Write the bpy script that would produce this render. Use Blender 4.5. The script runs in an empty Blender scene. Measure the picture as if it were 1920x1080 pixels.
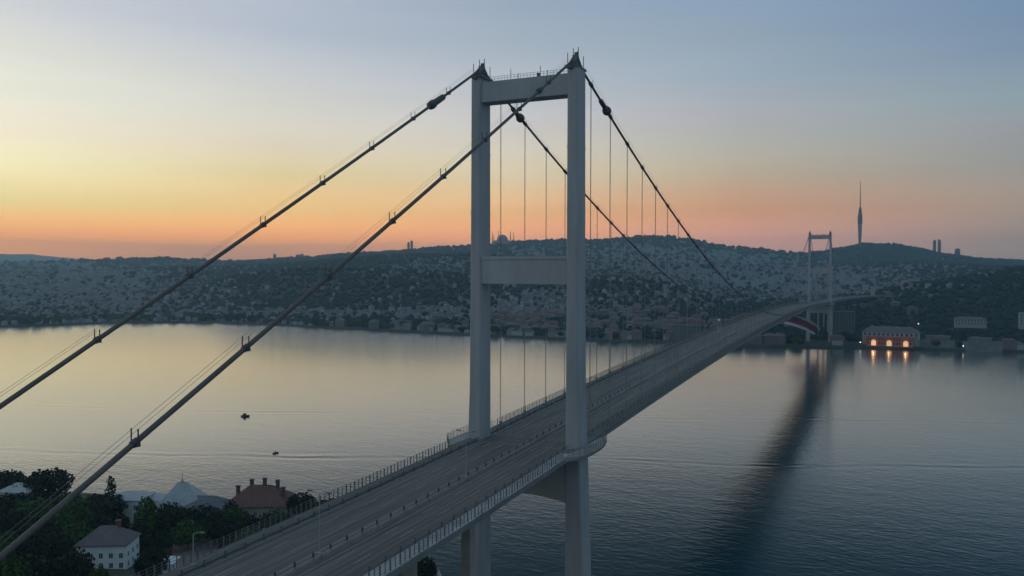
import bpy, math, random
import numpy as np
from mathutils import Matrix, Vector
PI=math.pi
S=bpy.context.scene
rnd=random.Random(7); rs=np.random.RandomState(11)
# ------------------------------------------------------------------ camera
CAM=np.array([91.168,-206.668,108.937]); YAW,PITCH,ROLL,F=-0.434027,-0.021670,0.00178961,1518.79
fw=np.array([math.sin(YAW)*math.cos(PITCH),math.cos(YAW)*math.cos(PITCH),math.sin(PITCH)])
rt=np.array([math.cos(YAW),-math.sin(YAW),0]); up=np.cross(rt,fw)
rt2=math.cos(ROLL)*rt+math.sin(ROLL)*up; up2=-math.sin(ROLL)*rt+math.cos(ROLL)*up
cd=bpy.data.cameras.new('camera'); cam=bpy.data.objects.new('camera',cd); S.collection.objects.link(cam)
M=Matrix.Identity(4)
for i in range(3): M[i][0]=rt2[i]; M[i][1]=up2[i]; M[i][2]=-fw[i]; M[i][3]=CAM[i]
cam.matrix_world=M; cd.sensor_width=36; cd.lens=F/1920*36; cd.clip_start=.5; cd.clip_end=60000
S.camera=cam
# ------------------------------------------------------------------ view
S.view_settings.view_transform='Standard'; S.view_settings.look='None'; S.view_settings.exposure=0; S.view_settings.gamma=1
S.cycles.volume_bounces=1; S.cycles.max_bounces=6; S.cycles.use_denoising=True
# ------------------------------------------------------------------ sky
def lin(c): return tuple((v/255/12.92 if v/255<=.04045 else ((v/255+.055)/1.055)**2.4) for v in c)
W=bpy.data.worlds.new("World"); S.world=W; W.use_nodes=True
nt=W.node_tree; nt.nodes.clear(); N=nt.nodes.new; L=nt.links.new
out=N('ShaderNodeOutputWorld'); bg=N('ShaderNodeBackground'); L(bg.outputs[0],out.inputs[0])
tc=N('ShaderNodeTexCoord'); sx=N('ShaderNodeSeparateXYZ'); L(tc.outputs['Generated'],sx.inputs[0])
def math_(op,a=None,b=None,nt_=None,clamp=False):
    n=(nt_ or nt).nodes.new('ShaderNodeMath'); n.operation=op; n.use_clamp=clamp
    for i,v in enumerate((a,b)):
        if v is None: continue
        if isinstance(v,(int,float)): n.inputs[i].default_value=v
        else: (nt_ or nt).links.new(v,n.inputs[i])
    return n.outputs[0]
az=math_('ARCTAN2',sx.outputs[0],sx.outputs[1]); el=math_('ARCSINE',sx.outputs[2])
azd=math_('MULTIPLY',az,180/PI)
elf=math_('DIVIDE',math_('ADD',math_('MULTIPLY',el,180/PI),2),92,clamp=True)
# rows: elevation deg -> sRGB colour, per azimuth
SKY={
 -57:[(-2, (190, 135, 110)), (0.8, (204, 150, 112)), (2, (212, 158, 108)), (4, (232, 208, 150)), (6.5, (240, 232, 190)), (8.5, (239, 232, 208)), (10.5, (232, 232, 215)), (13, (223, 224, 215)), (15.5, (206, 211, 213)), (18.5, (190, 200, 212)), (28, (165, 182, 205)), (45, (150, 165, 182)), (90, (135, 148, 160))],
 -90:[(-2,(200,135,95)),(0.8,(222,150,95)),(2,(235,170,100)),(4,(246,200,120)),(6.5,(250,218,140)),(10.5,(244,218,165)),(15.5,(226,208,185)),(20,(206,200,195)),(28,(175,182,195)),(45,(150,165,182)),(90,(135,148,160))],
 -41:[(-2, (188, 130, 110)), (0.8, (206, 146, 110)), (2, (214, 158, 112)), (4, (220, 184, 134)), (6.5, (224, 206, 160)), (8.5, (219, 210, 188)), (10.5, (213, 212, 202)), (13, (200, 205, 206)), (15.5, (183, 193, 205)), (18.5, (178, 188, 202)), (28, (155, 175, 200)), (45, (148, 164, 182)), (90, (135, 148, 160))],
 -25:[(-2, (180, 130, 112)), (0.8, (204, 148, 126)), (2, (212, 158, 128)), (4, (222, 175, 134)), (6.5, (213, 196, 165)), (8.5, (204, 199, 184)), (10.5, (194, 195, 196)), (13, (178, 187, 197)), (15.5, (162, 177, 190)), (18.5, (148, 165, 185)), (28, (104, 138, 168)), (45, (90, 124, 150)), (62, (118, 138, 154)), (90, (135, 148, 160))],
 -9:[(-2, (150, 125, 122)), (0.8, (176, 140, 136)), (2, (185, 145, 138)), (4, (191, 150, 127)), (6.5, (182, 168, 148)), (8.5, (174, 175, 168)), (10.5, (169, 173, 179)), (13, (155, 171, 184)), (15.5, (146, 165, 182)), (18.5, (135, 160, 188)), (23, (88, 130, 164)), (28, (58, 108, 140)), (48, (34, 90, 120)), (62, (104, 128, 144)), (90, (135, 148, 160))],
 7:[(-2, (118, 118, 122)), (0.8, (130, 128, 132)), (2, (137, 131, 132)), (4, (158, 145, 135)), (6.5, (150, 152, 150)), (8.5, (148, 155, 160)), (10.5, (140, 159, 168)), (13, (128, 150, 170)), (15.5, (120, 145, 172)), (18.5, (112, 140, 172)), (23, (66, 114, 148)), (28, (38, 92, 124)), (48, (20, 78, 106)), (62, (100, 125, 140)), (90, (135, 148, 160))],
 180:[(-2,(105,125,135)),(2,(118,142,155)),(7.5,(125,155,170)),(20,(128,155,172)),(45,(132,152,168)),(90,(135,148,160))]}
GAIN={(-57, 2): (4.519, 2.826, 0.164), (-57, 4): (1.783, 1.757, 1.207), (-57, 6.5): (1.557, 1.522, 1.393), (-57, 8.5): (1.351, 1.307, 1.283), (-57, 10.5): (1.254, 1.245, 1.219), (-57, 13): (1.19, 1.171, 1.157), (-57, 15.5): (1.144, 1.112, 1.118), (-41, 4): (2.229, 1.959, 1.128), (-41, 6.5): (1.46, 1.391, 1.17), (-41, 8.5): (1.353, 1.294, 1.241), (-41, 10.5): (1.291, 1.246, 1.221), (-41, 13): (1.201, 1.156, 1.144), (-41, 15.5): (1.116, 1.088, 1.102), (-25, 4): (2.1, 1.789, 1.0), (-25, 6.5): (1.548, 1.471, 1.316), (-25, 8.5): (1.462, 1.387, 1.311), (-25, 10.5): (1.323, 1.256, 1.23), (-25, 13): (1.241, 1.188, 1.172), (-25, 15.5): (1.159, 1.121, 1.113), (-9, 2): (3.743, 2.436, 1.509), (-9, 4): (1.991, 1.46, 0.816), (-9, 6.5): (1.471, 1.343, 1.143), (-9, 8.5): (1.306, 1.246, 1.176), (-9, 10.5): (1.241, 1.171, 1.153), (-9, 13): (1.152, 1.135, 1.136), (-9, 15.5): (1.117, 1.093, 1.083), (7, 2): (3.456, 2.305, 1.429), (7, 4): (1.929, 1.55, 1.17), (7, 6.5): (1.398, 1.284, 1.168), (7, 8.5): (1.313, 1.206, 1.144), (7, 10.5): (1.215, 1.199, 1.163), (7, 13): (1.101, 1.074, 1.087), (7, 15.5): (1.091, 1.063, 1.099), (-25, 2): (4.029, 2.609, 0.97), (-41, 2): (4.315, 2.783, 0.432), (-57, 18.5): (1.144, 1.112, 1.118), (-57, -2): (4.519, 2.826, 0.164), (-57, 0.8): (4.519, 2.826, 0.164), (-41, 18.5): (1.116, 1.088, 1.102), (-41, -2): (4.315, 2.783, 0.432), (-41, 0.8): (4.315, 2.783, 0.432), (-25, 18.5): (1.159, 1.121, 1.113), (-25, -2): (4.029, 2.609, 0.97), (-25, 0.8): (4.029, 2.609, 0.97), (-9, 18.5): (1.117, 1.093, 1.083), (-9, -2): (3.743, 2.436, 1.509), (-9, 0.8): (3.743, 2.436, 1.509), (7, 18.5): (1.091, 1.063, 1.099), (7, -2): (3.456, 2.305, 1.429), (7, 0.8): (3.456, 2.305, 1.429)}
cols={}
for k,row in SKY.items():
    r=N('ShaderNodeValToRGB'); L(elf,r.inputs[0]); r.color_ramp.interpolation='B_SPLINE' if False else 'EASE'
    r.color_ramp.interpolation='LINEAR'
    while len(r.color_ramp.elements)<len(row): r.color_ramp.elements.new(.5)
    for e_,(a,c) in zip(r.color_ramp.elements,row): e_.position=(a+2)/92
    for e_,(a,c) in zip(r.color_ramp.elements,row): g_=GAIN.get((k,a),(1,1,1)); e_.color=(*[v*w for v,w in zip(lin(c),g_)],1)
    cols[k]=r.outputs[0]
def mixc(f,a,b):
    m=N('ShaderNodeMix'); m.data_type='RGBA'; L(f,m.inputs[0]); L(a,m.inputs[6]); L(b,m.inputs[7]); return m.outputs[2]
def rng(v,a,b):
    m=N('ShaderNodeMapRange'); m.interpolation_type='LINEAR'; L(v,m.inputs[0]); m.inputs[1].default_value=a; m.inputs[2].default_value=b; return m.outputs[0]
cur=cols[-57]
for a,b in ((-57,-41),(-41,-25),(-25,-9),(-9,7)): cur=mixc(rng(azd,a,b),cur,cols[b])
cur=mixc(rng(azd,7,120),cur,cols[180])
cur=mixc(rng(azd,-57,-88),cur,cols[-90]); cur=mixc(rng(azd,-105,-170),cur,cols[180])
# faint thin cloud streaks low in the sky
mp=N('ShaderNodeMapping'); L(tc.outputs['Generated'],mp.inputs[0]); mp.inputs['Scale'].default_value=(2.5,2.5,34)
nz=N('ShaderNodeTexNoise'); L(mp.outputs[0],nz.inputs[0]); nz.inputs['Scale'].default_value=1.3; nz.inputs['Detail'].default_value=3
st=math_('MULTIPLY',math_('SUBTRACT',nz.outputs[0],.5),.10)
hm=N('ShaderNodeVectorMath'); hm.operation='SCALE'; L(cur,hm.inputs[0]); L(math_('ADD',st,1.0),hm.inputs[3])
SUN_AZ=-70
sky=N('ShaderNodeTexSky'); sky.sky_type='NISHITA'; sky.sun_disc=False; sky.sun_elevation=math.radians(1.0); sky.sun_rotation=math.radians(SUN_AZ)
sv=N('ShaderNodeVectorMath'); sv.operation='SCALE'; L(sky.outputs[0],sv.inputs[0]); sv.inputs[3].default_value=.01
ad=N('ShaderNodeVectorMath'); ad.operation='ADD'; L(hm.outputs[0],ad.inputs[0]); L(sv.outputs[0],ad.inputs[1])
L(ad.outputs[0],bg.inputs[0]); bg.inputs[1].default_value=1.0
# sun barely at the horizon, far left of the frame
sl=bpy.data.lights.new('sun','SUN'); sl.energy=.06; sl.color=(1,.62,.38); sl.angle=math.radians(6)
so=bpy.data.objects.new('sun',sl); S.collection.objects.link(so)
sd=Vector((math.sin(math.radians(SUN_AZ)),math.cos(math.radians(SUN_AZ)),math.tan(math.radians(3))))
so.rotation_euler=sd.to_track_quat('Z','Y').to_euler()

# ------------------------------------------------------------------ helpers
COL=S.collection
def back(x,y,z=None,d=None,X=None,Y=None):
    """point seen at photo pixel (x,y), at height z / forward depth d / plane X or Y"""
    v=fw+(x-960)/F*rt2+(540-y)/F*up2
    if z is not None: t=(z-CAM[2])/v[2]
    elif X is not None: t=(X-CAM[0])/v[0]
    elif Y is not None: t=(Y-CAM[1])/v[1]
    else: t=d
    return CAM+t*v
def props(o,label=None,cat=None,group=None,kind=None):
    if label: o['label']=label
    if cat: o['category']=cat
    if group: o['group']=group
    if kind: o['kind']=kind
    return o
def empty(name,loc=(0,0,0),rz=0):
    o=bpy.data.objects.new(name,None); COL.objects.link(o); o.location=loc; o.rotation_euler=(0,0,rz); o.empty_display_size=1; return o
class MB:
    def __init__(s): s.v=[]; s.f=[]
    def add(s,vs,fs):
        n=len(s.v); s.v+= [tuple(map(float,q)) for q in vs]; s.f+=[tuple(n+i for i in f) for f in fs]
    def box(s,x0,x1,y0,y1,z0,z1):
        s.add([(x0,y0,z0),(x1,y0,z0),(x1,y1,z0),(x0,y1,z0),(x0,y0,z1),(x1,y0,z1),(x1,y1,z1),(x0,y1,z1)],
              [(0,3,2,1),(4,5,6,7),(0,1,5,4),(1,2,6,5),(2,3,7,6),(3,0,4,7)])
    def tube(s,pts,r,n=8,cap=True):
        pts=[np.array(q,float) for q in pts]; rr=r if hasattr(r,'__len__') else [r]*len(pts); vs=[]
        for i,q in enumerate(pts):
            t=pts[min(i+1,len(pts)-1)]-pts[max(i-1,0)]; t/=np.linalg.norm(t)
            a=np.cross(t,(0,0,1)); 
            if np.linalg.norm(a)<1e-3: a=np.array((1.,0,0))
            a/=np.linalg.norm(a); b=np.cross(a,t)
            for k in range(n):
                th=2*PI*k/n; vs.append(q+rr[i]*(math.cos(th)*a+math.sin(th)*b))
        fs=[]
        for i in range(len(pts)-1):
            for k in range(n): fs.append((i*n+k,i*n+(k+1)%n,(i+1)*n+(k+1)%n,(i+1)*n+k))
        if cap: fs.append(tuple(range(n))[::-1]); fs.append(tuple((len(pts)-1)*n+k for k in range(n)))
        s.add(vs,fs)
    def lathe(s,prof,n=16,c=(0,0,0)):
        vs=[(c[0]+r*math.cos(2*PI*k/n),c[1]+r*math.sin(2*PI*k/n),c[2]+z) for r,z in prof for k in range(n)]
        fs=[(i*n+k,i*n+(k+1)%n,(i+1)*n+(k+1)%n,(i+1)*n+k) for i in range(len(prof)-1) for k in range(n)]
        fs.append(tuple((len(prof)-1)*n+k for k in range(n))); s.add(vs,fs)
    def sweep(s,sections,closed=True,cap=True):
        """sections: list of rings (same count)"""
        n=len(sections[0]); vs=[q for r in sections for q in r]; fs=[]
        for i in range(len(sections)-1):
            for k in range(n if closed else n-1): fs.append((i*n+k,i*n+(k+1)%n,(i+1)*n+(k+1)%n,(i+1)*n+k))
        if closed and cap: fs.append(tuple(range(n))[::-1]); fs.append(tuple((len(sections)-1)*n+k for k in range(n)))
        s.add(vs,fs)
    def mesh(s,name,m,smooth=False):
        me=bpy.data.meshes.new(name); me.from_pydata(s.v,[],s.f); me.materials.append(m)
        if smooth: me.shade_smooth()
        me.update(); return me
    def build(s,name,m,parent=None,smooth=False):
        o=bpy.data.objects.new(name,s.mesh(name,m,smooth)); COL.objects.link(o); o.parent=parent; return o
def npmesh(name,V,Fq,m,smooth=False):
    """numpy verts (n,3), faces (k,s) all same size"""
    me=bpy.data.meshes.new(name); k,sz=Fq.shape
    me.vertices.add(len(V)); me.vertices.foreach_set('co',V.astype(np.float32).ravel())
    me.loops.add(k*sz); me.loops.foreach_set('vertex_index',Fq.astype(np.int32).ravel())
    me.polygons.add(k); me.polygons.foreach_set('loop_start',np.arange(0,k*sz,sz,dtype=np.int32))
    if hasattr(me.polygons[0],'loop_total'):
        try: me.polygons.foreach_set('loop_total',np.full(k,sz,dtype=np.int32))
        except Exception: pass
    me.materials.append(m); me.update(calc_edges=True); me.validate()
    if smooth: me.shade_smooth()
    return me
def link(name,me,parent=None):
    o=bpy.data.objects.new(name,me); COL.objects.link(o); o.parent=parent; return o

# ------------------------------------------------------------------ materials
def mat(name,c,rough=.7,metal=0,var=.0,scale=1.,c2=None,bump=0,emit=None,es=0,stretch=(1,1,1),island=0,coord='Object'):
    m=bpy.data.materials.new(name); m.use_nodes=True; t=m.node_tree; b=t.nodes['Principled BSDF']
    b.inputs['Base Color'].default_value=(*c,1); b.inputs['Roughness'].default_value=rough; b.inputs['Metallic'].default_value=metal
    src=None
    if var or c2 or bump:
        g=t.nodes.new('ShaderNodeTexCoord') if coord=='Object' else t.nodes.new('ShaderNodeNewGeometry')
        mp=t.nodes.new('ShaderNodeMapping'); mp.inputs['Scale'].default_value=stretch
        t.links.new(g.outputs['Object' if coord=='Object' else 'Position'],mp.inputs[0])
        n=t.nodes.new('ShaderNodeTexNoise'); n.inputs['Scale'].default_value=scale; n.inputs['Detail'].default_value=6; n.inputs['Roughness'].default_value=.65
        t.links.new(mp.outputs[0],n.inputs[0])
        r=t.nodes.new('ShaderNodeValToRGB'); cc=c2 or tuple(v*(1+var) for v in c); c1=c if c2 else tuple(v*(1-var) for v in c)
        r.color_ramp.elements[0].position=.32; r.color_ramp.elements[1].position=.68
        r.color_ramp.elements[0].color=(*c1,1); r.color_ramp.elements[1].color=(*cc,1)
        t.links.new(n.outputs[0],r.inputs[0]); src=r.outputs[0]
        if bump:
            bp=t.nodes.new('ShaderNodeBump'); bp.inputs['Strength'].default_value=bump; bp.inputs['Distance'].default_value=.3
            t.links.new(n.outputs[0],bp.inputs['Height']); t.links.new(bp.outputs[0],b.inputs['Normal'])
    if island:
        g=t.nodes.new('ShaderNodeNewGeometry'); oi=t.nodes.new('ShaderNodeObjectInfo')
        ad=math_('ADD',g.outputs['Random Per Island'],oi.outputs['Random'],t); fr=math_('FRACT',ad,None,t)
        k=math_('ADD',math_('MULTIPLY',fr,2*island,t),1-island,t)
        v=t.nodes.new('ShaderNodeVectorMath'); v.operation='SCALE'; 
        if src is None:
            rgb=t.nodes.new('ShaderNodeRGB'); rgb.outputs[0].default_value=(*c,1); src=rgb.outputs[0]
        t.links.new(src,v.inputs[0]); t.links.new(k,v.inputs[3]); src=v.outputs[0]
    if src is not None: t.links.new(src,b.inputs['Base Color'])
    if emit: b.inputs['Emission Color'].default_value=(*emit,1); b.inputs['Emission Strength'].default_value=es
    return m
M_STEEL=mat('grey_painted_steel',(.345,.36,.385),.55,var=.16,scale=.16,stretch=(1,1,.18))
M_DECK=mat('deck_box_paint',(.17,.18,.185),.6,var=.2,scale=.2)
M_STEELD=mat('dark_grey_steel',(.12,.13,.14),.6,var=.15,scale=.5)
M_CABLE=mat('cable_wrap',(.105,.10,.095),.55,var=.12,scale=.4)
M_BAND=mat('cable_band_steel',(.07,.075,.08),.6)
M_ROPE=mat('wire_rope',(.20,.20,.20),.6)
M_CONC=mat('concrete',(.30,.30,.29),.9,var=.15,scale=.3,bump=.15)
M_WALK=mat('pale_walkway_concrete',(.36,.36,.37),.85,var=.35,scale=.35,stretch=(1,.5,1))
M_FENCE=mat('fence_steel',(.13,.14,.145),.6)
M_WALKD=mat('dark_walkway',(.12,.13,.125),.85,var=.2,scale=.4)
M_LINE=mat('white_road_paint',(.24,.245,.235),.8,var=.3,scale=1.2)
M_MED=mat('median_steel',(.30,.31,.31),.5,var=.2,scale=.6)
def asphalt():
    m=mat('worn_asphalt',(.052,.056,.058),.85,c2=(.175,.168,.152),scale=.8,stretch=(1.6,.022,1))
    return m
M_ASPH=asphalt()
M_RED=mat('flag_red',(.11,.010,.03),.8,var=.1,scale=.2)
M_CLOTH=mat('banner_border_cloth',(.42,.40,.46),.8)
M_WHITE=mat('white_cloth',(.8,.8,.8),.8)
M_QUAYD=mat('dark_wet_quay',(.06,.065,.06),.9,var=.4,scale=.05)
M_WOODD=mat('dark_boat_paint',(.03,.03,.03),.6)
def leafmat(name,c,isl=.45):
    m=mat(name,c,.75,island=isl,var=.25,scale=.15); b=m.node_tree.nodes['Principled BSDF']; b.inputs['Specular IOR Level'].default_value=.2
    return m
M_LEAF=[leafmat('foliage_dark',(.006,.020,.014)),leafmat('foliage_mid',(.009,.028,.014)),leafmat('foliage_bright',(.030,.085,.018))]
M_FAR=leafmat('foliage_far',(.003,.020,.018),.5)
M_BARK=mat('bark',(.08,.06,.045),.9,var=.3,scale=2)
M_GLASSD=mat('dark_window_glass',(.02,.025,.03),.15)
M_ROOFR=mat('red_tile_roof',(.13,.07,.065),.85,var=.25,scale=.8)
M_ROOFG=mat('grey_tile_roof',(.13,.12,.135),.85,var=.2,scale=.6)
M_ROOFD=mat('dark_slate_roof',(.10,.125,.15),.7,var=.3,scale=.8)
M_ROOFB=mat('pale_blue_metal_roof',(.32,.37,.41),.5,var=.15,scale=.3)
M_WALLW=mat('white_render_wall',(.70,.75,.77),.85,var=.1,scale=.3)
M_WALLP=mat('cream_wall',(.32,.31,.29),.85,var=.15,scale=.3)
M_STONE=mat('pale_stone',(.33,.33,.32),.85,var=.15,scale=.2)

# ------------------------------------------------------------------ water
def water():
    m=bpy.data.materials.new('sea_water'); m.use_nodes=True; t=m.node_tree; b=t.nodes['Principled BSDF']
    b.inputs['Base Color'].default_value=(.0005,.026,.036,1); b.inputs['IOR'].default_value=1.6
    g=t.nodes.new('ShaderNodeNewGeometry'); sp=t.nodes.new('ShaderNodeSeparateXYZ'); t.links.new(g.outputs['Position'],sp.inputs[0])
    def noise(sc,st=(1,1,1),det=4,rot=0):
        mp=t.nodes.new('ShaderNodeMapping'); mp.inputs['Scale'].default_value=st; mp.inputs['Rotation'].default_value=(0,0,rot); t.links.new(g.outputs['Position'],mp.inputs[0])
        n=t.nodes.new('ShaderNodeTexNoise'); n.inputs['Scale'].default_value=sc; n.inputs['Detail'].default_value=det; t.links.new(mp.outputs[0],n.inputs[0]); return n.outputs[0]
    m_=lambda op,a,b_=None,clamp=False: math_(op,a,b_,t,clamp)
    # wake front coordinate s = Y-.372X-254
    warp=m_('ADD',m_('MULTIPLY',m_('SUBTRACT',noise(.005,(1,1,1),2),.5),60),m_('MULTIPLY',m_('SUBTRACT',noise(.03),.5),9))
    s=m_('ADD',m_('SUBTRACT',m_('SUBTRACT',sp.outputs[1],m_('MULTIPLY',sp.outputs[0],.372)),256),warp)
    near=m_('SUBTRACT',1,m_('DIVIDE',m_('ADD',s,9),18),True) if False else None
    mr=t.nodes.new('ShaderNodeMapRange'); mr.interpolation_type='SMOOTHSTEP'; t.links.new(s,mr.inputs[0]); mr.inputs[1].default_value=4; mr.inputs[2].default_value=-36
    near=mr.outputs[0]
    patch=noise(.0045,(1,1.8,1),3)
    far=t.nodes.new('ShaderNodeMapRange'); t.links.new(sp.outputs[1],far.inputs[0]); far.inputs[1].default_value=350; far.inputs[2].default_value=950; far.inputs[3].default_value=0; far.inputs[4].default_value=.09
    lf=t.nodes.new('ShaderNodeMapRange'); lf.interpolation_type='SMOOTHSTEP'; t.links.new(sp.outputs[0],lf.inputs[0]); lf.inputs[1].default_value=-60; lf.inputs[2].default_value=-480; lf.inputs[3].default_value=0; lf.inputs[4].default_value=1
    calm=lf.outputs[0]
    rough=m_('ADD',m_('ADD',m_('MULTIPLY',far.outputs[0],calm),m_('MULTIPLY',m_('SUBTRACT',1,calm),.02)),m_('ADD',m_('ADD',.085,m_('MULTIPLY',near,.05)),m_('MULTIPLY',patch,.05)))
    h=m_('ADD',m_('MULTIPLY',noise(.22,(1,1.7,1),5,.35),1.0),m_('MULTIPLY',noise(.045,(1,2.2,1),3,.35),1.0))
    amp=m_('ADD',.3,m_('ADD',m_('MULTIPLY',near,.25),m_('MULTIPLY',patch,.35)))
    h=m_('MULTIPLY',m_('MULTIPLY',h,amp),m_('SUBTRACT',1,m_('MULTIPLY',lf.outputs[0],m_('MULTIPLY',m_('SUBTRACT',1,near),.75))))
    # the wake itself: low swells along s=0 and s=147
    def swell(c,w,a,per):
        ds=m_('SUBTRACT',s,c); e=m_('EXPONENT',m_('MULTIPLY',m_('MULTIPLY',ds,ds),-1/(w*w)))
        return m_('MULTIPLY',m_('MULTIPLY',e,m_('SINE',m_('MULTIPLY',ds,2*PI/per))),a)
    h=m_('ADD',h,m_('ADD',m_('MULTIPLY',swell(0,8,.22,13),m_('POWER',m_('MULTIPLY',noise(.02,(1,1,1),2),1.8),3)),m_('MULTIPLY',swell(148,9,.2,14),m_('POWER',m_('MULTIPLY',noise(.013,(1,1,1),2),1.8),3))))
    bp=t.nodes.new('ShaderNodeBump'); bp.inputs['Strength'].default_value=.45; bp.inputs['Distance'].default_value=.5
    t.links.new(h,bp.inputs['Height'])
    # body colour under a sea-surface reflectance curve (facing -> reflectance)
    df=t.nodes.new('ShaderNodeBsdfDiffuse'); df.inputs[0].default_value=(.0008,.040,.058,1)
    gl=t.nodes.new('ShaderNodeBsdfGlossy'); gl.inputs['Color'].default_value=(1,.95,.87,1); t.links.new(rough,gl.inputs['Roughness']); t.links.new(bp.outputs[0],gl.inputs['Normal'])
    lw=t.nodes.new('ShaderNodeLayerWeight'); lw.inputs['Blend'].default_value=.5; t.links.new(bp.outputs[0],lw.inputs['Normal'])
    fc=t.nodes.new('ShaderNodeFloatCurve'); c=fc.mapping.curves[0]
    P=[(0,.02),(.4,.025),(.648,.045),(.751,.27),(.81,.52),(.866,.68),(.913,.84),(1,1)]
    c.points[0].location=P[0]; c.points[1].location=P[-1]
    for q in P[1:-1]: c.points.new(*q)
    fc.mapping.update(); t.links.new(lw.outputs['Facing'],fc.inputs['Value'])
    mx=t.nodes.new('ShaderNodeMixShader'); t.links.new(fc.outputs[0],mx.inputs[0]); t.links.new(df.outputs[0],mx.inputs[1]); t.links.new(gl.outputs[0],mx.inputs[2])
    t.links.new(mx.outputs[0],t.nodes['Material Output'].inputs['Surface']); t.nodes.remove(b)
    return m
mb=MB(); mb.add([(-14000,-2500,0),(9000,-2500,0),(9000,14000,0),(-14000,14000,0)],[(0,1,2,3)])
props(mb.build('water',water()),'calm strait water reflecting the dawn sky','water',kind='structure')

# ------------------------------------------------------------------ terrain
hyp=np.array([math.sin(YAW),math.cos(YAW)]); hr=np.array([math.cos(YAW),-math.sin(YAW)])
def col2(x,d): # horizontal world xy of photo column x at forward depth d
    return CAM[:2]+d*hyp+d*(x-960)/F*hr
def xy2(X,Y):
    r=np.stack([np.asarray(X)-CAM[0],np.asarray(Y)-CAM[1]],-1); d=r@hyp; return 960+F*(r@hr)/np.maximum(d,1),d
def zrow(y,d): return CAM[2]+d*(507.1-y)/F
shx=[-600,-250,0,100,200,400,600,760,900,1100,1240,1400,1560,1700,1900,2200,2600]
shd=[1350,1400,1521,1570,1640,1671,1522,1420,1343,1245,1230,1161,1140,1127,1085,1020,960]
y1x=[-600,0,150,300,380,430,520,600,700,800,880,960,1060,1110,1200,1260,1320,1400,1500,1560,1640,1700,1780,1840,1920,2600]
y1y=[560,556,552,550,538,522,508,506,502,507,520,530,524,520,518,525,550,566,572,566,546,530,521,510,497,470]
y2x=[-600,0,200,350,500,600,700,800,900,1000,1100,1300,1400,1500,1560,1700,1800,1920,2600]
y2y=[520,520,510,505,500,491,485,478,480,488,492,497,505,507,502,497,497,500,500]
y3x=[-600,0,100,190,300,350,470,540,650,770,870,930,985,1060,1140,1200,1260,1340,1420,1480,1540,1610,1680,1740,1800,1850,1920,2200,2600]
y3y=[494,495,494,490,487,490,493,488,479,472,464,461,455,451,451,444,446,459,467,475,472,460,460,470,482,488,489,480,485]
y4x=[-600,0,60,110,185,250,2600]; y4y=[480,477,478,484,488,494,500]
D1,D2,D3,D4=1750,2900,4500,9000
rs2=np.random.RandomState(3)
NG=rs2.rand(64,64)
def vnoise(X,Y,sc):
    u=np.asarray(X)/sc; v=np.asarray(Y)/sc; i=np.floor(u).astype(int); j=np.floor(v).astype(int); a=u-i; b=v-j
    a=a*a*(3-2*a); b=b*b*(3-2*b); g=lambda p,q: NG[p%64,q%64]
    return (g(i,j)*(1-a)+g(i+1,j)*a)*(1-b)+(g(i,j+1)*(1-a)+g(i+1,j+1)*a)*b
def Hxd(x,d):
    x=np.asarray(x,float); d=np.asarray(d,float)
    ds=np.interp(x,shx,shd); d1=np.minimum(D1+(ds-1150)*.9,2200)
    z1=zrow(np.interp(x,y1x,y1y),d1); z2=zrow(np.interp(x,y2x,y2y),D2); z3=zrow(np.interp(x,y3x,y3y),D3); z4=zrow(np.interp(x,y4x,y4y),D4)
    z12=.5*(z1+z2)-22; z23=.5*(z2+z3)-35
    ks=[ds-60,ds,ds+6,ds+75,ds+200,d1,(d1+D2)/2,np.full_like(x,D2),np.full_like(x,(D2+D3)/2),np.full_like(x,D3),np.full_like(x,6500),np.full_like(x,D4),np.full_like(x,11500)]
    zs=[np.full_like(x,-6),np.full_like(x,-1.5),np.full_like(x,2.6),np.full_like(x,4.5),4.5+.22*(z1-4.5),z1,np.minimum(z12,z1+0),z2,z23,z3,np.minimum(z3,120.)-10,z4,np.full_like(x,0.)]
    h=np.full(np.broadcast(x,d).shape,-6.)
    for i in range(len(ks)-1):
        t=np.clip((d-ks[i])/np.maximum(ks[i+1]-ks[i],1e-6),0,1)
        if i>=4: t=t*t*(3-2*t)*.6+t*.4
        h=np.where(d>=ks[i],zs[i]+(zs[i+1]-zs[i])*t,h)
    p=col2v(x,d); w=np.clip((d-ds-80)/500,0,1)
    n=(vnoise(p[0],p[1],160)-.5)*16+(vnoise(p[0]+900,p[1],60)-.5)*6
    return h+n*w*(.6+.4*np.clip((d-2000)/2000,0,1))-3*w
def col2v(x,d):
    return CAM[0]+d*hyp[0]+d*(x-960)/F*hr[0], CAM[1]+d*hyp[1]+d*(x-960)/F*hr[1]
# town density in image terms: (x, y) blobs -> probability
def town(x,y):
    t=np.zeros_like(x,float)
    def blob(cx,cy,rx,ry,a):
        return a*np.exp(-(((x-cx)/rx)**2+((y-cy)/ry)**2))
    t+=blob(110,540,240,52,1.1)+blob(260,570,160,22,.35)+blob(400,500,90,8,.6)
    t+=blob(830,500,100,20,.5)+blob(700,540,90,30,.15)+blob(620,590,260,9,.7)+blob(860,590,200,12,.8)
    t+=blob(990,575,100,32,.85)+blob(1000,480,90,18,.5)+blob(1200,485,200,32,1.0)+blob(1380,510,160,36,1.0)
    t+=blob(1190,575,75,22,.45)+blob(1220,610,220,10,.7)+blob(1330,560,70,16,.35)
    t+=blob(1600,520,160,26,.7)+blob(1500,540,90,26,.8)+blob(1760,500,120,14,.35)+blob(1600,545,60,8,.35)
    t+=blob(60,500,200,14,.5)
    return np.clip(t,0,1)
def yof(d,z): return 507.1-(z-CAM[2])/d*F
xs=np.arange(-600,2601,10.); dd=np.concatenate([[-80,-30,0,3,8,30,70],np.linspace(110,900,46),np.linspace(940,3400,90),np.linspace(3500,10400,50)])
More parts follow.
